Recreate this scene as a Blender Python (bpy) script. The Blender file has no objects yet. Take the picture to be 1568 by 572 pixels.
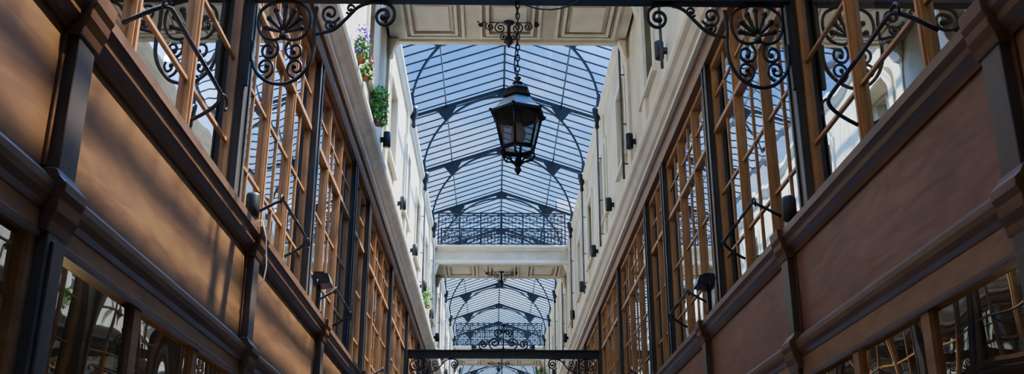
import bpy, bmesh, math, random
from mathutils import Vector, Matrix
random.seed(7)
C = bpy.context.scene.collection
try:
    bpy.context.scene.view_settings.look = 'AgX - Medium High Contrast'
except Exception as ex: print('look', ex)

# ---------------------------------------------------------------- materials
def new_mat(name):
    m = bpy.data.materials.new(name); m.use_nodes = True
    nt = m.node_tree; nt.nodes.clear()
    return m, nt, nt.nodes, nt.links

def noise_mat(name, c1, c2, scale=4.0, rough=0.6, stretch=(1,1,1), bump=0.1, metallic=0.0, detail=6, rot=(0,0,0), lo=0.3, hi=0.7, distort=0.0, spec=0.5, dirt=None):
    m, nt, N, L = new_mat(name)
    out = N.new('ShaderNodeOutputMaterial'); b = N.new('ShaderNodeBsdfPrincipled')
    tc = N.new('ShaderNodeTexCoord'); mp = N.new('ShaderNodeMapping')
    mp.inputs['Scale'].default_value = stretch; mp.inputs['Rotation'].default_value = rot
    no = N.new('ShaderNodeTexNoise'); no.inputs['Scale'].default_value = scale; no.inputs['Detail'].default_value = detail
    no.inputs['Distortion'].default_value = distort
    r = N.new('ShaderNodeValToRGB')
    r.color_ramp.elements[0].position = lo; r.color_ramp.elements[1].position = hi
    r.color_ramp.elements[0].color = (*c1, 1); r.color_ramp.elements[1].color = (*c2, 1)
    L.new(tc.outputs['Object'], mp.inputs['Vector']); L.new(mp.outputs[0], no.inputs['Vector'])
    L.new(no.outputs['Fac'], r.inputs['Fac'])
    col = r.outputs['Color']
    if dirt:
        n2 = N.new('ShaderNodeTexNoise'); n2.inputs['Scale'].default_value = dirt[0]; n2.inputs['Detail'].default_value = 5
        r2 = N.new('ShaderNodeValToRGB'); r2.color_ramp.elements[0].position = 0.35; r2.color_ramp.elements[1].position = 0.65
        r2.color_ramp.elements[0].color = (*dirt[1], 1); r2.color_ramp.elements[1].color = (1, 1, 1, 1)
        mx = N.new('ShaderNodeMix'); mx.data_type = 'RGBA'; mx.blend_type = 'MULTIPLY'; mx.inputs[0].default_value = 1
        L.new(tc.outputs['Object'], n2.inputs['Vector']); L.new(n2.outputs['Fac'], r2.inputs['Fac'])
        L.new(col, mx.inputs[6]); L.new(r2.outputs[0], mx.inputs[7]); col = mx.outputs[2]
    L.new(col, b.inputs['Base Color'])
    b.inputs['Roughness'].default_value = rough; b.inputs['Metallic'].default_value = metallic
    b.inputs['Specular IOR Level'].default_value = spec
    if bump:
        bp = N.new('ShaderNodeBump'); bp.inputs['Strength'].default_value = bump; bp.inputs['Distance'].default_value = 0.01
        L.new(no.outputs['Fac'], bp.inputs['Height']); L.new(bp.outputs[0], b.inputs['Normal'])
    L.new(b.outputs[0], out.inputs[0])
    return m

def glass_mat(name, tint, gloss, rough=0.0, dust=0.0, dustcol=(0.8,0.8,0.8), wav=0.0, wscale=1.6):
    m, nt, N, L = new_mat(name)
    out = N.new('ShaderNodeOutputMaterial')
    tr = N.new('ShaderNodeBsdfTransparent'); tr.inputs[0].default_value = (*tint, 1)
    gl = N.new('ShaderNodeBsdfGlossy'); gl.inputs['Color'].default_value = (0.92, 0.96, 1, 1); gl.inputs['Roughness'].default_value = rough
    lw = N.new('ShaderNodeLayerWeight'); lw.inputs['Blend'].default_value = 0.35
    mr = N.new('ShaderNodeMapRange'); mr.inputs['To Min'].default_value = gloss*0.6; mr.inputs['To Max'].default_value = min(1, gloss*1.9)
    L.new(lw.outputs['Facing'], mr.inputs['Value'])
    mx = N.new('ShaderNodeMixShader'); L.new(mr.outputs[0], mx.inputs[0])
    L.new(tr.outputs[0], mx.inputs[1]); L.new(gl.outputs[0], mx.inputs[2])
    if wav:
        tc = N.new('ShaderNodeTexCoord'); no = N.new('ShaderNodeTexNoise'); no.inputs['Scale'].default_value = wscale; no.inputs['Detail'].default_value = 1
        bp = N.new('ShaderNodeBump'); bp.inputs['Strength'].default_value = wav; bp.inputs['Distance'].default_value = 0.05
        L.new(tc.outputs['Object'], no.inputs['Vector']); L.new(no.outputs['Fac'], bp.inputs['Height']); L.new(bp.outputs[0], gl.inputs['Normal'])
    last = mx.outputs[0]
    if dust:
        df = N.new('ShaderNodeBsdfTranslucent'); df.inputs[0].default_value = (*dustcol, 1)
        tc = N.new('ShaderNodeTexCoord'); no = N.new('ShaderNodeTexNoise'); no.inputs['Scale'].default_value = 1.2; no.inputs['Detail'].default_value = 5
        L.new(tc.outputs['Object'], no.inputs['Vector'])
        m2 = N.new('ShaderNodeMapRange'); m2.inputs['From Min'].default_value = .35; m2.inputs['From Max'].default_value = .7
        m2.inputs['To Min'].default_value = dust*0.3; m2.inputs['To Max'].default_value = dust*1.6
        L.new(no.outputs['Fac'], m2.inputs['Value'])
        m3 = N.new('ShaderNodeMixShader'); L.new(m2.outputs[0], m3.inputs[0]); L.new(last, m3.inputs[1]); L.new(df.outputs[0], m3.inputs[2]); last = m3.outputs[0]
    L.new(last, out.inputs[0])
    return m

def emit_mat(name, col, s):
    m, nt, N, L = new_mat(name)
    out = N.new('ShaderNodeOutputMaterial'); e = N.new('ShaderNodeEmission')
    e.inputs[0].default_value = (*col, 1); e.inputs[1].default_value = s
    L.new(e.outputs[0], out.inputs[0]); return m

WOODP_L = noise_mat('wood_panel_left', (0.125,0.062,0.026), (0.215,0.112,0.048), 1.7, 0.5, (1,0.6,3.5), 0.04, distort=2.4, dirt=(0.8,(0.76,0.73,0.70)))
WOODP_R = noise_mat('wood_panel_right', (0.135,0.060,0.033), (0.220,0.102,0.058), 1.7, 0.5, (1,0.6,3.5), 0.04, distort=2.4, dirt=(0.8,(0.78,0.74,0.72)))
WOODD = noise_mat('dark_wood_trim', (0.082,0.040,0.020), (0.135,0.068,0.034), 6, 0.42, (1,0.3,3), 0.08)
WOODF = noise_mat('oak_window_frame', (0.30,0.150,0.058), (0.43,0.225,0.092), 9, 0.45, (3,3,0.5), 0.10)
WOODS = noise_mat('shopfront_wood', (0.140,0.071,0.032), (0.215,0.114,0.053), 8, 0.45, (2,0.5,2), 0.10)
IRON = noise_mat('black_painted_iron', (0.011,0.012,0.015), (0.024,0.025,0.029), 20, 0.42, bump=0.08)
IRONC = noise_mat('column_paint', (0.045,0.041,0.038), (0.076,0.068,0.063), 5, 0.4, (1,1,0.3), bump=0.06)
IRONB = noise_mat('column_base_paint', (0.055,0.041,0.033), (0.088,0.066,0.053), 5, 0.4, (1,1,0.3), bump=0.06)
CREAM = noise_mat('cream_plaster', (0.58,0.52,0.38), (0.70,0.64,0.49), 2.2, 0.8, (1,1,0.5), 0.12, dirt=(1.1,(0.82,0.80,0.75)))
CREAM2 = noise_mat('cream_moulding', (0.62,0.555,0.41), (0.73,0.665,0.51), 3, 0.75, bump=0.08)
BEIGEL = noise_mat('coffer_outline', (0.28,0.21,0.14), (0.40,0.32,0.22), 5, 0.7)
PLAST = noise_mat('interior_plaster', (0.22,0.20,0.17), (0.32,0.29,0.25), 1.5, 0.9)
FLOORI = noise_mat('interior_floor', (0.10,0.07,0.05), (0.18,0.12,0.08), 3, 0.6)
TILE = noise_mat('stone_paving', (0.52,0.48,0.42), (0.68,0.63,0.56), 5, 0.4)
ROOFG = glass_mat('roof_glass', (0.95,0.98,1.0), 0.03, 0.02, dust=0.018, dustcol=(0.75,0.86,0.95))
WING = glass_mat('window_glass', (0.62,0.65,0.65), 0.52, 0.0, wav=0.05)
SHOPG = glass_mat('shop_glass', (0.66,0.68,0.64), 0.24, 0.0, wav=0.20, wscale=1.0)
LANTG = glass_mat('lantern_glass', (0.62,0.60,0.58), 0.14, 0.1, dust=0.35, dustcol=(0.5,0.47,0.44))
CURT = noise_mat('curtain_linen', (0.50,0.44,0.36), (0.66,0.60,0.50), 8, 0.9)
LEAF = noise_mat('leaf_green', (0.05,0.16,0.02), (0.16,0.34,0.05), 12, 0.6, bump=0)
PURP = noise_mat('purple_petal', (0.14,0.07,0.45), (0.30,0.16,0.66), 12, 0.6, bump=0)
REDP = noise_mat('red_petal', (0.55,0.03,0.03), (0.75,0.10,0.08), 12, 0.6, bump=0)
TERRA = noise_mat('terracotta', (0.30,0.13,0.07), (0.40,0.18,0.10), 8, 0.8)
ZINC = noise_mat('zinc_pipe', (0.09,0.095,0.10), (0.15,0.155,0.16), 6, 0.5, metallic=0.3)
WHITEP = noise_mat('white_cable', (0.7,0.7,0.68), (0.8,0.8,0.78), 6, 0.5, bump=0)
BULB = emit_mat('warm_bulb', (1.0,0.72,0.4), 60)
FROST = noise_mat('frosted_bulb', (0.75,0.73,0.7), (0.85,0.83,0.8), 6, 0.4, bump=0)
LENS = noise_mat('lamp_lens', (0.25,0.27,0.30), (0.45,0.47,0.50), 6, 0.15, bump=0)
SLATE = noise_mat('slate_roof', (0.10,0.11,0.13), (0.18,0.19,0.22), 6, 0.6)
PALE = noise_mat('pale_render', (0.72,0.70,0.65), (0.82,0.80,0.76), 1.0, 0.85)

# ---------------------------------------------------------------- mesh builder
class MB:
    def __init__(s): s.v=[]; s.f=[]; s.m=[]; s.mats=[]; s.sm=[]
    def mi(s, mat):
        if mat not in s.mats: s.mats.append(mat)
        return s.mats.index(mat)
    def add(s, vs, fs, mat, smooth=False):
        o=len(s.v); k=s.mi(mat); s.v += [tuple(v) for v in vs]
        for f in fs: s.f.append([o+i for i in f]); s.m.append(k); s.sm.append(smooth)
    def box(s, x0,x1,y0,y1,z0,z1, mat):
        if x0>x1: x0,x1=x1,x0
        if y0>y1: y0,y1=y1,y0
        if z0>z1: z0,z1=z1,z0
        s.add([(x0,y0,z0),(x1,y0,z0),(x1,y1,z0),(x0,y1,z0),(x0,y0,z1),(x1,y0,z1),(x1,y1,z1),(x0,y1,z1)],
              [(0,3,2,1),(4,5,6,7),(0,1,5,4),(1,2,6,5),(2,3,7,6),(3,0,4,7)], mat)
    def quad(s, a,b,c,d, mat): s.add([a,b,c,d],[(0,1,2,3)],mat)
    def prism_y(s, prof, y0,y1, sx, mat):
        n=len(prof); vs=[(sx*x,y0,z) for x,z in prof]+[(sx*x,y1,z) for x,z in prof]
        fs=[(i,(i+1)%n,n+(i+1)%n,n+i) for i in range(n)]+[tuple(range(n-1,-1,-1)),tuple(range(n,2*n))]
        s.add(vs,fs,mat)
    def prism_x(s, prof, x0,x1, mat):   # prof (y,z)
        n=len(prof); vs=[(x0,y,z) for y,z in prof]+[(x1,y,z) for y,z in prof]
        fs=[(i,(i+1)%n,n+(i+1)%n,n+i) for i in range(n)]+[tuple(range(n-1,-1,-1)),tuple(range(n,2*n))]
        s.add(vs,fs,mat)
    def plate_xz(s, poly, y0,y1, mat):
        n=len(poly); vs=[(x,y0,z) for x,z in poly]+[(x,y1,z) for x,z in poly]
        fs=[(i,(i+1)%n,n+(i+1)%n,n+i) for i in range(n)]+[tuple(range(n-1,-1,-1)),tuple(range(n,2*n))]
        s.add(vs,fs,mat)
    def tube(s, pts, r, mat, n=6, closed=False, taper=None):
        pts=[Vector(p) for p in pts]; N=len(pts); rings=[]
        up=None
        for i,p in enumerate(pts):
            if closed: t=(pts[(i+1)%N]-pts[i-1])
            else: t=pts[min(i+1,N-1)]-pts[max(i-1,0)]
            if t.length<1e-9: t=Vector((0,0,1))
            t.normalize()
            if up is None:
                a=Vector((0,1,0)) if abs(t.y)<0.9 else Vector((1,0,0))
                up=(a-t*a.dot(t)).normalized()
            else:
                up=up-t*up.dot(t)
                up = up.normalized() if up.length>1e-6 else Vector((0,1,0))
            b=t.cross(up); rr=r if taper is None else r*(1+(taper-1)*i/(N-1))
            rings.append([p+(up*math.cos(2*math.pi*k/n)+b*math.sin(2*math.pi*k/n))*rr for k in range(n)])
        vs=[v for R in rings for v in R]; fs=[]
        M=N if closed else N-1
        for i in range(M):
            j=(i+1)%N
            for k in range(n): fs.append((i*n+k,i*n+(k+1)%n,j*n+(k+1)%n,j*n+k))
        if not closed: fs+= [tuple(range(n-1,-1,-1)), tuple(range((N-1)*n,N*n))]
        s.add(vs,fs,mat,True)
    def lathe(s, prof, c, mat, n=16, rot=0.0, smooth=True):  # prof (r,z)
        vs=[];fs=[]
        for r,z in prof:
            for k in range(n):
                a=rot+2*math.pi*k/n; vs.append((c[0]+r*math.cos(a),c[1]+r*math.sin(a),c[2]+z))
        for i in range(len(prof)-1):
            for k in range(n): fs.append((i*n+k,i*n+(k+1)%n,(i+1)*n+(k+1)%n,(i+1)*n+k))
        fs+=[tuple(range(n-1,-1,-1)),tuple(range((len(prof)-1)*n,len(prof)*n))]
        s.add(vs,fs,mat,smooth)
    def ball(s,c,r,mat,n=10): s.lathe([(r*math.sin(math.pi*i/8)+1e-4,-r*math.cos(math.pi*i/8)) for i in range(9)],c,mat,n)
    def obj(s, name, parent=None, bevel=0, fix=True):
        me=bpy.data.meshes.new(name); me.from_pydata(s.v,[],s.f)
        for m in s.mats: me.materials.append(m)
        me.polygons.foreach_set('material_index', s.m); me.polygons.foreach_set('use_smooth', s.sm)
        if fix:
            bm=bmesh.new(); bm.from_mesh(me); bmesh.ops.recalc_face_normals(bm,faces=bm.faces); bm.to_mesh(me); bm.free()
        o=bpy.data.objects.new(name,me); C.objects.link(o)
        if parent: o.parent=parent
        if bevel:
            b=o.modifiers.new('bevel','BEVEL'); b.width=bevel; b.segments=1; b.limit_method='ANGLE'
        return o

def bez(p0,p1,p2,p3,n=12):
    o=[]
    for i in range(n+1):
        t=i/n; o.append(tuple((1-t)**3*a+3*(1-t)**2*t*b+3*(1-t)*t*t*c+t**3*d for a,b,c,d in zip(p0,p1,p2,p3)))
    return o

def smooth_pts(P, k=5):
    out=[]
    for i in range(len(P)-1):
        p0=P[max(i-1,0)]; p1=P[i]; p2=P[i+1]; p3=P[min(i+2,len(P)-1)]
        for j in range(k):
            t=j/k
            out.append(tuple(0.5*((2*b)+(-a+c)*t+(2*a-5*b+4*c-d)*t*t+(-a+3*b-3*c+d)*t**3) for a,b,c,d in zip(p0,p1,p2,p3)))
    out.append(P[-1]); return out

# ---------------------------------------------------------------- layout
Y0,Y1=-3.2,76.0
cols=[-3.0,0.55,3.95,7.3,10.4,13.5]
for k in range(4):
    b=15.2+15.2*k
    cols += [b,b+3.8,b+7.6,b+11.4,b+13.5]
cols=[c for c in cols if c<Y1-1]
bridges=[(13.5,15.2),(28.7,30.4),(43.9,45.6),(59.1,60.8),(-1.7,0.0)]
trusses=[0.2,3.8,7.6,11.4]+[15.35+3.8*i for i in range(16)]
ZB,ZT=9.65,10.25
APEX,SL=12.6,0.34
F=0.07

m=MB(); m.box(-2.1,2.1,Y0,Y1,-0.2,0.0,TILE); m.obj('floor')

wn=0
for s,side in ((-1,'left'),(1,'right')):
    WP = WOODP_L if s<0 else WOODP_R
    dl = -0.05 if s<0 else 0.0
    X=lambda a: s*a
    m=MB()
    winY=[16.2+3.04*k for k in range(-6,20) if 16.2+3.04*k<Y1-2]
    hw=0.55; wz0,wz1=7.95,9.35
    m.box(X(2.0),X(2.5),Y0,Y1,7.30,wz0,CREAM)
    m.box(X(2.0),X(2.5),Y0,Y1,wz1,ZT,CREAM)
    prev=Y0
    for w in winY:
        m.box(X(2.0),X(2.5),prev,w-hw,wz0,wz1,CREAM); prev=w+hw
    m.box(X(2.0),X(2.5),prev,Y1,wz0,wz1,CREAM)
    for w in winY:
        m.box(X(1.965),X(2.0),w-hw-0.12,w-hw,wz0-0.05,wz1+0.12,CREAM2)
        m.box(X(1.965),X(2.0),w+hw,w+hw+0.12,wz0-0.05,wz1+0.12,CREAM2)
        m.box(X(1.965),X(2.0),w-hw,w+hw,wz1,wz1+0.12,CREAM2)
        m.box(X(1.93),X(2.02),w-hw-0.14,w+hw+0.14,wz0-0.10,wz0-0.03,CREAM2)
    for c in cols:
        m.box(X(1.955),X(2.0),c-0.16,c+0.16,7.30,10.02,CREAM2)
    m.obj('wall_'+side)
    m=MB()
    m.prism_y([(2.4,7.02),(2.06,7.02),(2.06,7.08),(2.02,7.10),(1.97,7.17),(1.92,7.20),(1.90,7.24),(1.90,7.30),(2.0,7.34),(2.4,7.34)],Y0,Y1,s,CREAM2)
    m.obj('trim_cornice_'+side)
    m=MB()
    m.prism_y([(2.0,10.02),(1.97,10.04),(1.93,10.12),(1.90,10.16),(1.90,10.25),(2.5,10.27),(2.5,10.25),(2.0,10.25)],Y0,Y1,s,CREAM2)
    m.obj('trim_coping_'+side)
    for w in winY:
        m=MB(); xf=2.22
        for (a,b) in ((w-hw,w-hw+0.06),(w+hw-0.06,w+hw),(w-0.04,w+0.04)):
            m.box(X(xf-0.03),X(xf+0.03),a,b,wz0,wz1,CREAM2)
        for z in (wz0,wz0+0.45,wz0+0.9,wz1-0.06):
            m.box(X(xf-0.025),X(xf+0.025),w-hw,w+hw,z,z+0.045,CREAM2)
        m.quad((X(xf),w-hw,wz0),(X(xf),w+hw,wz0),(X(xf),w+hw,wz1),(X(xf),w-hw,wz1),WING)
        wn+=1; m.obj('window_%d'%wn,fix=False)
    m=MB()
    m.box(X(5.4),X(5.6),Y0,Y1,-0.2,10.25,PLAST)
    m.box(X(2.32),X(5.4),Y0,Y1,3.66,3.80,PLAST)
    m.box(X(2.40),X(5.4),Y0,Y1,7.06,7.28,PLAST)
    m.box(X(2.52),X(5.4),Y0,Y1,10.0,10.2,PLAST)
    m.box(X(2.30),X(5.4),Y0,Y1,-0.2,0.0,FLOORI)
    for c in cols[::2]:
        m.box(X(2.45),X(5.4),c-0.06,c+0.06,0,10.0,PLAST)
    m.obj('wall_interior_'+side)
    m=MB()
    m.prism_y([(2.35,3.70),(2.01,3.70),(2.0,3.73),(1.985,3.745),(1.965,3.765),(1.96,3.80),(1.945,3.815),(1.935,3.83),(1.935,3.885),(2.05,3.895),(2.35,3.895)],Y0,Y1,s,WOODD)
    m.prism_y([(2.12,2.92+dl),(2.01,2.92+dl),(2.0,2.95+dl),(1.98,2.97+dl),(1.965,3.00+dl),(1.96,3.03+dl),(1.96,3.06+dl),(1.985,3.08+dl),(2.01,3.11+dl),(2.12,3.12+dl)],Y0,Y1,s,WOODD)
    m.prism_y([(2.14+F,6.84),(2.08+F,6.84),(2.06+F,6.90),(2.06+F,6.98),(2.04+F,7.0),(2.04+F,7.02),(2.3+F,7.02),(2.3+F,6.84)],Y0,Y1,s,WOODS)
    m.obj('trim_ledge_'+side)
    for c in cols:
        m=MB(); w=0.085
        m.box(X(1.965),X(2.25),c-w,c+w,0,3.70,IRONB)
        m.box(X(1.95),X(1.965),c-w+0.03,c+w-0.03,0.3,2.78,IRONB)
        m.prism_y([(2.1,2.86+dl),(1.96,2.86+dl),(1.955,2.90+dl),(1.935,2.94+dl),(1.93,2.99+dl),(1.915,3.02+dl),(1.915,3.06+dl),(1.945,3.09+dl),(1.96,3.12+dl),(2.1,3.13+dl)],c-w-0.025,c+w+0.025,s,WOODD)
        m.prism_y([(2.2,3.68),(1.955,3.68),(1.945,3.72),(1.925,3.76),(1.92,3.80),(1.905,3.83),(1.90,3.90),(2.2,3.91)],c-w-0.02,c+w+0.02,s,WOODD)
        m.box(X(2.10+F),X(2.30+F),c-w,c+w,3.90,7.02,IRONC)
        m.box(X(2.085+F),X(2.10+F),c-w-0.02,c-w+0.025,3.90,7.02,IRONC)
        m.box(X(2.085+F),X(2.10+F),c+w-0.025,c+w+0.02,3.90,7.02,IRONC)
        m.obj('iron_column',bevel=0.004)
    for a,b in zip(cols[:-1],cols[1:]):
        y0,y1=a+0.085,b-0.085; Ln=y1-y0
        m=MB()
        m.box(X(2.025),X(2.28),y0,y1,3.10+dl,3.71,WP)
        m.box(X(2.012),X(2.025),y0,y0+0.035,3.13+dl,3.70,WOODD)
        m.box(X(2.012),X(2.025),y1-0.035,y1,3.13+dl,3.70,WOODD)
        m.obj('trim_spandrel_panel')
        m=MB(); gt=2.80
        m.box(X(2.0),X(2.10),y0,y1,gt,2.94+dl,WOODS)
        m.box(X(2.0),X(2.10),y0,y1,0.0,0.62,WOODS)
        m.prism_y([(2.0,gt-0.02),(1.99,gt-0.01),(1.99,gt+0.01),(2.0,gt+0.02)],y0,y1,s,WOODD)
        nP=3 if Ln>2.3 else 1
        for i in range(nP+1):
            yc=y0+Ln*i/nP
            ya=max(y0,yc-0.05); yb=min(y1,yc+0.05)
            m.box(X(2.01),X(2.08),ya,yb,0.62,gt,WOODS)
        m.quad((X(2.035),y0,0.62),(X(2.035),y1,0.62),(X(2.035),y1,gt),(X(2.035),y0,gt),SHOPG)
        m.obj('shop_window',fix=False)
        m=MB(); z0,z1=3.895,6.84
        nL=3 if Ln>2.3 else 2
        G=F
        m.box(X(2.15+G),X(2.22+G),y0,y1,z0,z0+0.075,WOODF)
        m.box(X(2.15+G),X(2.22+G),y0,y1,z1-0.07,z1,WOODF)
        m.box(X(2.145+G),X(2.22+G),y0,y1,5.99,6.04,WOODF)
        for i in range(nL+1):
            yc=y0+Ln*i/nL
            hwid=0.04 if i in (0,nL) else 0.030
            ya=max(y0,yc-hwid); yb=min(y1,yc+hwid)
            m.box(X(2.155+G),X(2.21+G),ya,yb,z0+0.02,z1-0.02,WOODF)
            if 0<i<nL: m.box(X(2.14+G),X(2.155+G),yc-0.014,yc+0.014,z0+0.03,z1-0.03,WOODF)
            if i<nL and Ln>2.3 and not (a==3.95):
                ym=y0+Ln*(i+0.5)/nL
                m.box(X(2.175+G),X(2.205+G),ym-0.010,ym+0.010,z0+0.05,z1-0.05,WOODF)
        for zr in (4.58,5.28,6.43):
            m.box(X(2.175+G),X(2.205+G),y0,y1,zr-0.012,zr+0.012,WOODF)
        m.quad((X(2.19+G),y0,z0),(X(2.19+G),y1,z0),(X(2.19+G),y1,z1),(X(2.19+G),y0,z1),WING)
        wn+=1; m.obj('window_%d'%wn,fix=False)
        if Ln>2.3:
            yc=(a+b)/2-0.1
            m=MB(); h=0.62
            for e in (-1,1):
                m.tube([(X(2.0),yc,4.45),(X(2.0),yc+e*(h-0.10),4.45)]+bez((X(2.0),yc+e*(h-0.10),4.45),(X(2.0),yc+e*h,4.45),(X(2.03),yc+e*(h+0.03),4.40),(X(2.215),yc+e*(h+0.03),4.30),8)[1:],0.014,IRON,8)
                m.tube(bez((X(2.0),yc+e*(h-0.06),4.45),(X(1.99),yc+e*(h+0.05),4.50),(X(1.99),yc+e*(h+0.10),4.42),(X(2.0),yc+e*(h+0.05),4.38),8),0.009,IRON,6)
            m.obj('window_guard_rail')

m=MB(); m.box(-5.6,5.6,Y1,Y1+0.3,-0.2,12.6,CREAM); m.obj('wall_back')
m=MB(); m.box(-5.6,5.6,Y0-0.3,Y0,-0.2,10.25,CREAM); m.obj('wall_front')
m=MB(); bx0,bx1=5.0,14
m.box(bx0,bx1,80,90,0,28.0,PALE); m.box(bx0-0.2,bx1+0.2,79.8,90.2,28.0,28.4,PALE)
m.prism_x([(79.9,28.4),(81.5,30.2),(88.5,30.2),(90.1,28.4)],bx0,bx1,SLATE)
for zi in range(8):
    for xi in range(4):
        xx=bx0+0.9+2.1*xi; zz=1.5+3.3*zi
        m.box(xx,xx+1.0,79.93,80.02,zz,zz+1.9,SLATE); m.box(xx-0.1,xx+1.1,79.88,80,zz-0.15,zz,PALE)
m.obj('neighbouring_building')

# ---------------------------------------------------------------- bridges
for (a,b) in bridges:
    m=MB(); W=1.955
    m.box(-W,W,a+0.05,b-0.05,ZB+0.04,10.12,CREAM)
    for yy,d in ((a,1),(b,-1)):
        m.prism_x([(yy+d*0.10,10.06),(yy+d*0.03,10.06),(yy-d*0.02,10.12),(yy-d*0.05,10.15),(yy-d*0.05,10.20),(yy-d*0.02,10.22),(yy+d*0.10,10.22)],-1.90,1.90,CREAM2)
        m.prism_x([(yy+d*0.12,ZB),(yy+d*0.02,ZB),(yy+d*0.0,ZB+0.04),(yy+d*0.02,ZB+0.12),(yy+d*0.05,ZB+0.14),(yy+d*0.12,ZB+0.14)],-W,W,CREAM2)
    m.box(-1.9,1.9,a+0.05,b-0.05,10.12,10.22,CREAM)
    for i in range(3):
        x0=-1.85+i*1.235+0.08; x1=x0+1.235-0.12
        for k,(ins,dz,mt) in enumerate(((0.06,0.035,CREAM2),(0.125,0.02,BEIGEL),(0.17,0.04,CREAM2),(0.225,0.02,BEIGEL))):
            t=0.05 if k%2==0 else 0.02
            xa,xb,ya,yb=x0+ins,x1-ins,a+0.16+ins,b-0.16-ins
            z1=ZB+0.04; z0=z1-dz
            m.box(xa,xb,ya,ya+t,z0,z1,mt); m.box(xa,xb,yb-t,yb,z0,z1,mt)
            m.box(xa,xa+t,ya+t,yb-t,z0,z1,mt); m.box(xb-t,xb,ya+t,yb-t,z0,z1,mt)
        xa,xb,ya,yb=x0+0.3,x1-0.3,a+0.46,b-0.46
        m.box(xa,xb,ya,yb,ZB+0.02,ZB+0.04,CREAM2)
    for s in (-1,1):
        for yy in (a+0.12,b-0.12):
            m.prism_y([(1.95,9.35),(1.91,9.38),(1.89,9.5),(1.85,9.60),(1.82,9.66),(1.95,9.66)],yy-0.09,yy+0.09,s,CREAM2)
    m.obj('footbridge')
    for yy in (a+0.10,b-0.10):
        m=MB(); zb=10.22
        for z,r in ((zb+0.07,0.014),(zb+0.30,0.012),(zb+0.72,0.012),(zb+0.95,0.014)):
            m.box(-1.9,1.9,yy-r,yy+r,z-r,z+r,IRON)
        m.box(-1.92,1.92,yy-0.03,yy+0.03,zb+1.0,zb+1.035,IRON)
        n=36
        for i in range(n+1):
            x=-1.88+3.76*i/n
            if i%6==0: m.box(x-0.018,x+0.018,yy-0.018,yy+0.018,zb,zb+1.01,IRON)
            else: m.box(x-0.007,x+0.007,yy-0.007,yy+0.007,zb+0.07,zb+0.95,IRON)
        for i in range(18):
            x=-1.88+3.76*(i+0.5)/18
            for zc in (zb+0.185,zb+0.835):
                m.tube([(x+0.095*math.cos(t*math.pi/6),yy,zc+0.095*math.sin(t*math.pi/6)) for t in range(12)],0.009,IRON,4,closed=True)
                m.tube([(x+0.04*math.cos(t*math.pi/4),yy,zc+0.04*math.sin(t*math.pi/4)) for t in range(8)],0.008,IRON,4,closed=True)
        m.obj('iron_balustrade')

# ---------------------------------------------------------------- roof
def rz(x): return APEX-SL*abs(x)
E=2.56
m=MB()
for s in (-1,1):
    m.quad((0,Y0,rz(0)+0.02),(0,Y1,rz(0)+0.02),(s*E,Y1,rz(E)+0.02),(s*E,Y0,rz(E)+0.02),ROOFG)
    m.quad((s*E,Y0,rz(E)+0.02),(s*E,Y1,rz(E)+0.02),(s*E,Y1,10.3),(s*E,Y0,10.3),ROOFG)
m.obj('glass_roof',fix=False)
m=MB()
y=Y0
while y<Y1:
    for s in (-1,1):
        r=0.009; h=0.016
        vs=[(0,y-r,rz(0)-h),(0,y+r,rz(0)-h),(0,y+r,rz(0)+h),(0,y-r,rz(0)+h),
            (s*E,y-r,rz(E)-h),(s*E,y+r,rz(E)-h),(s*E,y+r,rz(E)+h),(s*E,y-r,rz(E)+h)]
        m.add(vs,[(0,1,2,3),(4,7,6,5),(0,4,5,1),(1,5,6,2),(2,6,7,3),(3,7,4,0)],IRON)
    y+=0.42
m.box(-0.022,0.022,Y0,Y1,APEX-0.08,APEX+0.04,IRON)
for s in (-1,1):
    m.box(s*1.407,s*1.433,Y0,Y1,rz(1.42)-0.09,rz(1.42)-0.0,IRON)
    m.box(s*(E-0.03),s*(E+0.03),Y0,Y1,rz(E)-0.08,rz(E)+0.03,IRON)
    m.box(s*(E-0.04),s*(E+0.04),Y0,Y1,10.2,10.3,IRON)
m.obj('roof_glazing_bars')
for ty in trusses:
    m=MB(); t=0.022
    for s in (-1,1):
        m.plate_xz([(0,rz(0)-0.12),(0,rz(0)-0.02),(s*E,rz(E)-0.02),(s*E,rz(E)-0.085)],ty-t,ty+t,IRON)
        n=22; A,H=1.97,2.10
        out=[];inn=[]
        for i in range(n+1):
            th=math.pi/2*i/n
            p=(A*math.cos(th),10.26+H*math.sin(th)); q=((A-0.042)*math.cos(th),10.26+(H-0.045)*math.sin(th))
            out.append((s*p[0],p[1])); inn.append((s*q[0],q[1]))
        for i in range(n):
            m.plate_xz([out[i],out[i+1],inn[i+1],inn[i]],ty-0.028,ty+0.028,IRON)
        m.plate_xz([(s*1.17,rz(1.17)-0.08),(s*1.72,rz(1.72)-0.06),(s*1.60,rz(1.60)-0.18),(s*1.46,11.69),(s*1.32,11.80),(s*1.17,rz(1.17)-0.15)],ty-0.02,ty+0.02,IRON)
        m.plate_xz([(0,rz(0)-0.02),(s*0.20,rz(0.20)-0.02),(s*0.15,12.32),(0,12.31)],ty-0.02,ty+0.02,IRON)
        m.plate_xz([(s*1.98,10.26),(s*1.86,10.26),(s*1.90,10.60),(s*1.96,10.62)],ty-0.06,ty+0.06,IRON)
        m.lathe([(0.02,-0.40),(0.05,-0.36),(0.035,-0.26),(0.07,-0.14),(0.09,0.0),(0.09,0.06)],(s*1.88,ty,10.24),IRON,10)
    m.obj('roof_truss')
for ty in trusses:
    for s in (-1,1):
        if s<0 and int(ty)%2: continue
        m=MB(); m.tube([(s*1.88,ty,9.85),(s*1.88,ty,9.5),(s*1.88,ty,8.5),(s*1.88,ty,7.34)],0.02,ZINC,8)
        for z in (9.2,8.3,7.6): m.box(s*1.88,s*1.96,ty-0.01,ty+0.01,z-0.01,z+0.01,ZINC)
        m.obj('drain_pipe')

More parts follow.
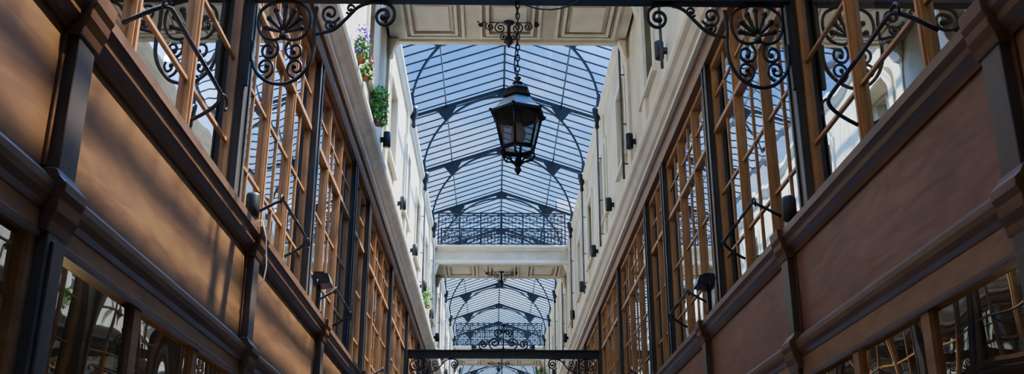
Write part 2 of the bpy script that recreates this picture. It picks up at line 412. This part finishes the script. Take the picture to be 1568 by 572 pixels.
# ---------------------------------------------------------------- iron beams with scrollwork
def scroll_bracket(m, s, y, zb):
    def P(u,w): return (s*(2.14-u*0.93), y, zb-w*1.10)
    def sp(u,w,r0,r1,a0,turns,rad=0.012,n=34):
        pts=[P(u+(r0+(r1-r0)*i/n)*math.cos(a0+turns*2*math.pi*i/n), w+(r0+(r1-r0)*i/n)*math.sin(a0+turns*2*math.pi*i/n)) for i in range(n+1)]
        m.tube(pts,rad,IRON,6); m.ball(pts[-1],rad*1.9,IRON,8)
    for k in range(-3,4):
        a=k*0.45
        L=0.175-0.010*abs(k); c=(0.27,0.27)
        pts=[P(c[0]+math.sin(a)*L*t*1.05, c[1]-math.cos(a)*L*1.2*t) for t in (0.12,0.35,0.6,0.85,1.0)]
        m.tube(pts,0.010,IRON,5,taper=2.2); m.ball(pts[-1],0.025,IRON,8)
    m.tube([P(*q) for q in smooth_pts([(0.27,0.30),(0.20,0.33),(0.10,0.30),(0.05,0.20),(0.07,0.09),(0.16,0.03),(0.27,0.015),(0.38,0.03),(0.47,0.09),(0.49,0.20),(0.44,0.30),(0.34,0.33),(0.27,0.30)])],0.013,IRON,6)
    m.ball(P(0.27,0.30),0.032,IRON,8)
    sp(0.16,0.41,0.085,0.02,-0.9,1.3); sp(0.38,0.41,0.085,0.02,math.pi+0.9,-1.3)
    m.tube([P(*q) for q in smooth_pts([(0.02,0.34),(0.02,0.46),(0.06,0.57),(0.15,0.65),(0.27,0.68),(0.39,0.65),(0.48,0.57),(0.53,0.46),(0.54,0.34),(0.53,0.2),(0.54,0.06)])],0.015,IRON,6)
    sp(0.14,0.55,0.08,0.02,1.4,-1.3,0.011); sp(0.40,0.55,0.08,0.02,1.7,1.3,0.011)
    m.box(s*2.16,s*2.13,y-0.02,y+0.02,zb-0.76,zb,IRON)
    sp(0.66,0.11,0.085,0.018,0.4,1.35,0.011)
    m.tube([P(*q) for q in smooth_pts([(0.545,0.28),(0.60,0.27),(0.70,0.24),(0.80,0.15),(0.89,0.06),(1.00,0.02),(1.10,0.02)])],0.014,IRON,6)
    sp(1.12,0.125,0.105,0.018,-1.7,1.6,0.014)
    sp(0.83,0.07,0.045,0.014,2.4,-1.2,0.010)
    sp(0.66,0.20,0.05,0.014,-0.5,1.2,0.010)

def crest(m,y,zb,k=1.0,up=1):
    def P(u,w): return (u*k, y, zb+up*w*k)
    for s in (-1,1):
        for (u,w,r0,r1,a0,tn) in ((0.16,0.13,0.11,0.02,-1.2,1.5),(0.36,0.10,0.09,0.02,-1.5,1.4),(0.52,0.06,0.05,0.012,-1.5,1.3),(0.09,0.32,0.075,0.015,-1.4,1.4)):
            n=26
            pts=[P(s*(u+(r0+(r1-r0)*i/n)*math.cos(a0+tn*2*math.pi*i/n)), w+(r0+(r1-r0)*i/n)*math.sin(a0+tn*2*math.pi*i/n)) for i in range(n+1)]
            m.tube(pts,0.014*k,IRON,5); m.ball(pts[-1],0.022*k,IRON,8)
        m.tube([P(s*q[0],q[1]) for q in [(0,0.02),(0.25,0.01),(0.45,0.02),(0.60,0.0)]],0.012*k,IRON,5)
    m.tube([P(0,0),P(0,0.2),P(0,0.44)],0.015*k,IRON,6); m.ball(P(0,0.46),0.035*k,IRON,8)
    for a in (-0.6,-0.3,0.3,0.6):
        m.tube([P(0,0.3),P(math.sin(a)*0.1,0.3+math.cos(a)*0.1),P(math.sin(a)*0.16,0.3+math.cos(a)*0.17)],0.010*k,IRON,5)

ZBM=5.81
for by in (7.18,22.8,38.0,53.2):
    m=MB()
    m.box(-2.17,2.17,by-0.012,by+0.012,ZBM,ZBM+0.16,IRON)
    m.box(-2.17,2.17,by-0.05,by+0.05,ZBM-0.015,ZBM+0.012,IRON)
    m.box(-2.17,2.17,by-0.05,by+0.05,ZBM+0.15,ZBM+0.175,IRON)
    for i in range(13):
        x=-1.8+0.3*i
        m.ball((x,by-0.014,ZBM+0.08),0.02,IRON,8)
    for s in (-1,1): scroll_bracket(m,s,by,ZBM-0.01)
    crest(m,by,ZBM+0.175,1.25)
    m.obj('scrollwork_iron_beam')

for (a,b) in bridges[:4]:
    m=MB(); yy=b-0.75
    crest(m,yy,ZB+0.03,0.85,-1)
    m.lathe([(0.10,0),(0.09,-0.03),(0.03,-0.05),(0.03,-0.30),(0.06,-0.33),(0.07,-0.38),(0.03,-0.42),(0.01,-0.47)],(0,yy,ZB+0.035),IRON,12)
    m.obj('ceiling_rose_ornament')

# ---------------------------------------------------------------- lantern
def lantern(x,y, top_z, S=0.9):
    root=bpy.data.objects.new('hanging_lantern',None); C.objects.link(root); root.location=(x,y,top_z); root.scale=(S*1.06,S*1.06,S)
    n=6; rot=math.radians(20)
    m=MB()
    def pt(r,k,z): a=rot+2*math.pi*k/n; return (r*math.cos(a),r*math.sin(a),z)
    m.lathe([(0.008,0.02),(0.03,0.0),(0.012,-0.03),(0.045,-0.05),(0.02,-0.075),(0.035,-0.09)],(0,0,0),IRON,12)
    m.lathe([(0.035,-0.085),(0.095,-0.10),(0.105,-0.12),(0.10,-0.135),(0.10,-0.17),(0.125,-0.18),(0.125,-0.195),(0.11,-0.2)],(0,0,0),IRON,n,rot,False)
    m.lathe([(0.11,-0.195),(0.15,-0.25),(0.19,-0.30),(0.235,-0.335),(0.235,-0.36),(0.215,-0.365),(0.215,-0.345),(0.10,-0.22)],(0,0,0),IRON,n,rot,False)
    for k in range(n):
        m.ball(pt(0.235,k,-0.335),0.014,IRON,6)
        m.tube([pt(0.205,k,-0.36),pt(0.135,k,-0.66)],0.011,IRON,6)
        m.tube([pt(0.205,k,-0.365),pt(0.205,k+1,-0.365)],0.012,IRON,6)
        m.tube([pt(0.135,k,-0.66),pt(0.135,k+1,-0.66)],0.013,IRON,6)
        m.tube([pt(0.135,k,-0.68),pt(0.135,k+1,-0.68)],0.009,IRON,6)
        m.tube([pt(0.135,k,-0.67),pt(0.145,k,-0.71),pt(0.12,k,-0.75),pt(0.07,k,-0.765),pt(0.035,k,-0.79),pt(0.015,k,-0.82)],0.009,IRON,6)
        m.tube([pt(0.12,k,-0.75),pt(0.10,k,-0.72),pt(0.075,k,-0.715),pt(0.065,k,-0.735),pt(0.08,k,-0.745)],0.006,IRON,5)
    m.lathe([(0.012,-0.70),(0.02,-0.76),(0.04,-0.79),(0.028,-0.815),(0.018,-0.83),(0.03,-0.85),(0.022,-0.87),(0.004,-0.90)],(0,0,0),IRON,12)
    m.obj('lantern_frame',root)
    m=MB()
    for k in range(n): m.quad(pt(0.203,k,-0.37),pt(0.203,k+1,-0.37),pt(0.134,k+1,-0.655),pt(0.134,k,-0.655),LANTG)
    m.obj('lantern_panes',root,fix=False)
    m=MB(); m.lathe([(0.02,-0.22),(0.03,-0.36),(0.035,-0.42)],(0,0,0),IRON,10)
    m.lathe([(0.03,-0.42),(0.05,-0.47),(0.065,-0.53),(0.05,-0.585),(0.01,-0.605)],(0,0,0),FROST,14); m.obj('lantern_bulb',root)
    m=MB(); z=0.02; i=0; top=(ZBM-top_z)/S
    while z<top-0.03:
        pts=[]
        for t in range(10):
            a=2*math.pi*t/10; u=0.016*math.cos(a); w=0.034*math.sin(a)
            pts.append((u,0,z+w+0.02) if i%2 else (0,u,z+w+0.02))
        m.tube(pts,0.006,IRON,5,closed=True); z+=0.052; i+=1
    m.obj('lantern_chain',root)
    m=MB()
    m.tube(bez((0.0,0,0.0),(-0.08,0,0.15),(0.05,0,0.35),(-0.02,0,top),16),0.006,IRON,5)
    m.obj('lantern_cable',root)
    return root
for by in (7.18,22.8,38.0): lantern(-0.03,by,5.12)
m=MB(); m.tube([(0.02,7.16,5.78)]+bez((0.03,7.16,5.76),(0.25,7.13,5.64),(0.5,7.1,5.72),(0.62,7.15,5.98),10),0.006,IRON,5); m.obj('electric_cable')

# ---------------------------------------------------------------- light fixtures
def floodlight(x,y,z,s,sc=1.0):
    m=MB()
    m.box(-0.02,0.02,-0.03,0.03,-0.30,-0.02,IRON)
    m.box(-0.05,0.05,-0.07,0.07,-0.31,-0.29,IRON)
    m.tube([(0,-0.12,0.03),(0,-0.12,-0.04),(0,0.12,-0.04),(0,0.12,0.03)],0.010,IRON,5)
    m.plate_xz([(-0.06*-s,0.08),(0.10*-s,0.10),(0.13*-s,0.0),(-0.04*-s,-0.03)],-0.11,0.11,IRON)
    m.quad((0.107*-s,-0.095,0.09),(0.107*-s,0.095,0.09),(0.134*-s,0.095,0.005),(0.134*-s,-0.095,0.005),LENS)
    for k in range(5): m.box(-0.05*-s,0.06*-s,-0.09+0.04*k,-0.08+0.04*k,0.08,0.12,IRON)
    o=m.obj('floodlight'); o.location=(x,y,z); o.scale=(sc,)*3
for s in (-1,1):
    for cy in (10.4,19.0,26.6):
        floodlight(s*2.0,cy-0.25,4.215,s)
    m=MB()
    m.lathe([(0.03,-0.10),(0.05,-0.09),(0.052,-0.02),(0.052,0.07),(0.045,0.09),(0.02,0.10)],(0,0,0),IRON,14)
    m.box(-0.012,0.012,-0.02,0.02,-0.14,-0.09,IRON)
    o=m.obj('spot_lamp'); o.location=(s*1.99,7.12,4.035)
    for k in range(-3,18):
        m=MB(); yy=16.2+3.04*k-1.5
        m.lathe([(0.05,0),(0.06,0.01),(0.06,0.24),(0.05,0.25)],(s*1.90,yy,7.60),IRON,12)
        m.box(s*1.93,s*2.0,yy-0.02,yy+0.02,7.68,7.76,IRON)
        m.obj('wall_light')
m=MB(); m.tube([(-1.96,7.10,3.90),(-1.91,7.12,3.92),(-1.88,7.16,3.80),(-1.87,7.2,3.6),(-1.88,7.2,3.5),(-1.93,7.2,3.42)],0.005,WHITEP,6); m.obj('power_cable')

# ---------------------------------------------------------------- plants
def plant(x,y,z,sx,sz,n,petal=None,nf=0,name='potted_plant',pot=TERRA):
    m=MB()
    m.lathe([(0.045,0),(0.06,0.07),(0.065,0.07),(0.065,0.09),(0.055,0.09)],(0,0,0),pot,14)
    def leaf(c,r,mat):
        d=Vector((random.gauss(0,1),random.gauss(0,1),random.gauss(0,1))).normalized()
        e=d.orthogonal().normalized(); c=Vector(c)
        m.add([c-d*r,c+e*r*0.45,c+d*r,c-e*r*0.45],[(0,1,2,3)],mat)
    for k in range(14):
        a=random.uniform(0,6.28); rr=random.uniform(0.3,1)*sx; h=random.uniform(0.4,1)*sz
        m.tube(bez((0,0,0.08),(0,0,0.2+h*0.5),(rr*math.cos(a)*.6,rr*math.sin(a)*.6,0.10+h),(rr*math.cos(a),rr*math.sin(a),0.10+h*0.9),6),0.004,LEAF,4)
    for k in range(n):
        a=random.uniform(0,6.28); rr=sx*math.sqrt(random.random()); h=random.random()
        leaf((rr*math.cos(a),rr*math.sin(a),0.02+sz*h*(1-0.3*rr/sx)),random.uniform(0.02,0.045),LEAF)
    for k in range(nf):
        a=random.uniform(0,6.28); rr=sx*(0.5+0.6*random.random())
        leaf((rr*math.cos(a),rr*math.sin(a),0.1+sz*random.random()*1.1),0.026,petal)
    o=m.obj(name,fix=False); o.location=(x,y,z); return o
plant(-1.87,11.3,7.335,0.10,0.38,200,PURP,170,'flowering_potted_plant')
plant(-1.87,11.8,7.335,0.10,0.22,200,REDP,25,'flowering_potted_plant')
plant(-1.86,13.25,7.335,0.13,0.68,650,None,0,'potted_plant')
plant(-1.86,24.5,7.335,0.13,0.6,300,None,0,'potted_plant')
plant(0.85,22.8,ZBM-0.50,0.15,0.25,200,REDP,60,'hanging_flower_pot')

# ---------------------------------------------------------------- curtains & interior things
def curtain(x,y0,y1,z0,z1):
    m=MB(); n=60; vs=[];fs=[]
    for i in range(n+1):
        t=i/n; dx=0.035*math.sin(t*n*0.75)+0.01*math.sin(t*23)
        for z in (z0,(z0+z1)/2,z1): vs.append((x+dx,y0+(y1-y0)*t,z))
    for i in range(n):
        for k in range(2): a=i*3+k; fs.append((a,a+3,a+4,a+1))
    m.add(vs,fs,CURT,True); m.obj('curtain',fix=False)
for (x,a,b) in ((2.5,4.1,4.75),(2.5,6.4,7.1),(2.5,7.6,8.3),(2.5,9.6,10.2),(2.5,11.0,12.6),(-2.5,1.0,1.9),(-2.5,6.7,7.1),(-2.5,11.0,12.0),(2.5,16,17.2),(-2.5,17,18.5)):
    curtain(x,a,b,3.95,6.9)
for x,y,z in ((-3.1,5.6,2.35),(-3.3,6.9,2.3),(3.4,6.2,2.5),(-3.4,5.4,6.3),(3.6,9.0,6.4),(3.4,4.8,2.4),(-3.4,2.2,2.3),(3.6,5.2,6.3),(-3.5,9.2,6.3)):
    m=MB(); m.ball((x,y,z),0.035,BULB,10)
    top=3.66 if z<3.6 else 7.06
    m.lathe([(0.03,0.03),(0.10,0.02),(0.03,0.09),(0.02,0.12)],(x,y,z),IRON,12)
    m.tube([(x,y,z+0.1),(x,y,top)],0.005,IRON,5); o=m.obj('pendant_lamp')
    l=bpy.data.lights.new('lamp_glow','POINT'); l.energy=22 if z<3.6 else 20; l.color=(1,0.75,0.45); l.shadow_soft_size=0.05
    lo=bpy.data.objects.new('lamp_glow',l); C.objects.link(lo); lo.parent=o; lo.location=(x,y,z-0.09)
for s in (-1,1):
    for yy in (4.6,6.3,8.4):
        m=MB()
        for z in (0.4,1.0,1.6,2.2): m.box(s*3.9,s*4.3,yy-0.5,yy+0.5,z,z+0.03,WOODS)
        for e in (-0.5,0.48): m.box(s*3.9,s*4.3,yy+e,yy+e+0.03,0,2.6,WOODS)
        for z in (0.43,1.03,1.63,2.23):
            for k in range(7):
                h=random.uniform(0.1,0.28); yc=yy-0.42+0.135*k
                m.lathe([(0.035,0),(0.05,0.02),(0.05,h*0.7),(0.02,h*0.85),(0.022,h)],(s*4.05,yc,z),random.choice([TERRA,CURT,LEAF,WHITEP,LENS]),10)
        m.obj('display_shelf')

# ---------------------------------------------------------------- world and sun
sd=Vector((1.0,0.30,1.80)).normalized()
w=bpy.data.worlds.new('sky'); bpy.context.scene.world=w; w.use_nodes=True
nt=w.node_tree; N=nt.nodes; L=nt.links; N.clear()
out=N.new('ShaderNodeOutputWorld'); bg=N.new('ShaderNodeBackground'); tc=N.new('ShaderNodeTexCoord')
sp=N.new('ShaderNodeSeparateXYZ'); L.new(tc.outputs['Generated'],sp.inputs[0])
cr=N.new('ShaderNodeValToRGB'); e=cr.color_ramp.elements
e[0].position=0.0; e[0].color=(0.62,0.80,1.0,1); e[1].position=0.8; e[1].color=(0.12,0.32,0.85,1)
x=e.new(0.26); x.color=(0.31,0.58,1.0,1); x=e.new(0.46); x.color=(0.11,0.335,0.88,1)
L.new(sp.outputs[2],cr.inputs[0])
mp=N.new('ShaderNodeMapping'); mp.inputs['Scale'].default_value=(2.2,1.4,4.5); L.new(tc.outputs['Generated'],mp.inputs[0])
no=N.new('ShaderNodeTexNoise'); no.inputs['Scale'].default_value=1.6; no.inputs['Detail'].default_value=9; no.inputs['Roughness'].default_value=0.6; no.inputs['Distortion'].default_value=0.6
L.new(mp.outputs[0],no.inputs['Vector'])
r2=N.new('ShaderNodeValToRGB'); r2.color_ramp.elements[0].position=0.50; r2.color_ramp.elements[1].position=0.74
r2.color_ramp.elements[0].color=(0,0,0,1); r2.color_ramp.elements[1].color=(0.8,0.8,0.8,1)
L.new(no.outputs['Fac'],r2.inputs[0])
mx=N.new('ShaderNodeMix'); mx.data_type='RGBA'; L.new(r2.outputs[0],mx.inputs[0]); L.new(cr.outputs[0],mx.inputs[6]); mx.inputs[7].default_value=(0.90,0.95,1.0,1)
dp=N.new('ShaderNodeVectorMath'); dp.operation='DOT_PRODUCT'; dp.inputs[1].default_value=sd; L.new(tc.outputs['Generated'],dp.inputs[0])
mr=N.new('ShaderNodeMapRange'); mr.inputs['From Min'].default_value=0.55; mr.inputs['From Max'].default_value=1.0; mr.inputs['To Min'].default_value=1.2; mr.inputs['To Max'].default_value=17.0
L.new(dp.outputs['Value'],mr.inputs['Value'])
L.new(mx.outputs[2],bg.inputs[0]); L.new(mr.outputs[0],bg.inputs[1]); L.new(bg.outputs[0],out.inputs[0])
sl=bpy.data.lights.new('sun','SUN'); sl.energy=17.0; sl.angle=math.radians(0.8); sl.color=(1.0,0.93,0.80)
so=bpy.data.objects.new('sun',sl); C.objects.link(so); so.rotation_euler=sd.to_track_quat('Z','Y').to_euler(); so.location=(0,0,20)

# ---------------------------------------------------------------- camera
cd=bpy.data.cameras.new('camera'); cam=bpy.data.objects.new('camera',cd); C.objects.link(cam)
cd.sensor_width=36; cd.lens=35.7; cd.clip_end=300
cam.location=(-0.2,0,1.6); cam.rotation_euler=(math.radians(110.0),0,math.radians(-1.0))
bpy.context.scene.camera=cam
print('built', len(bpy.data.objects))
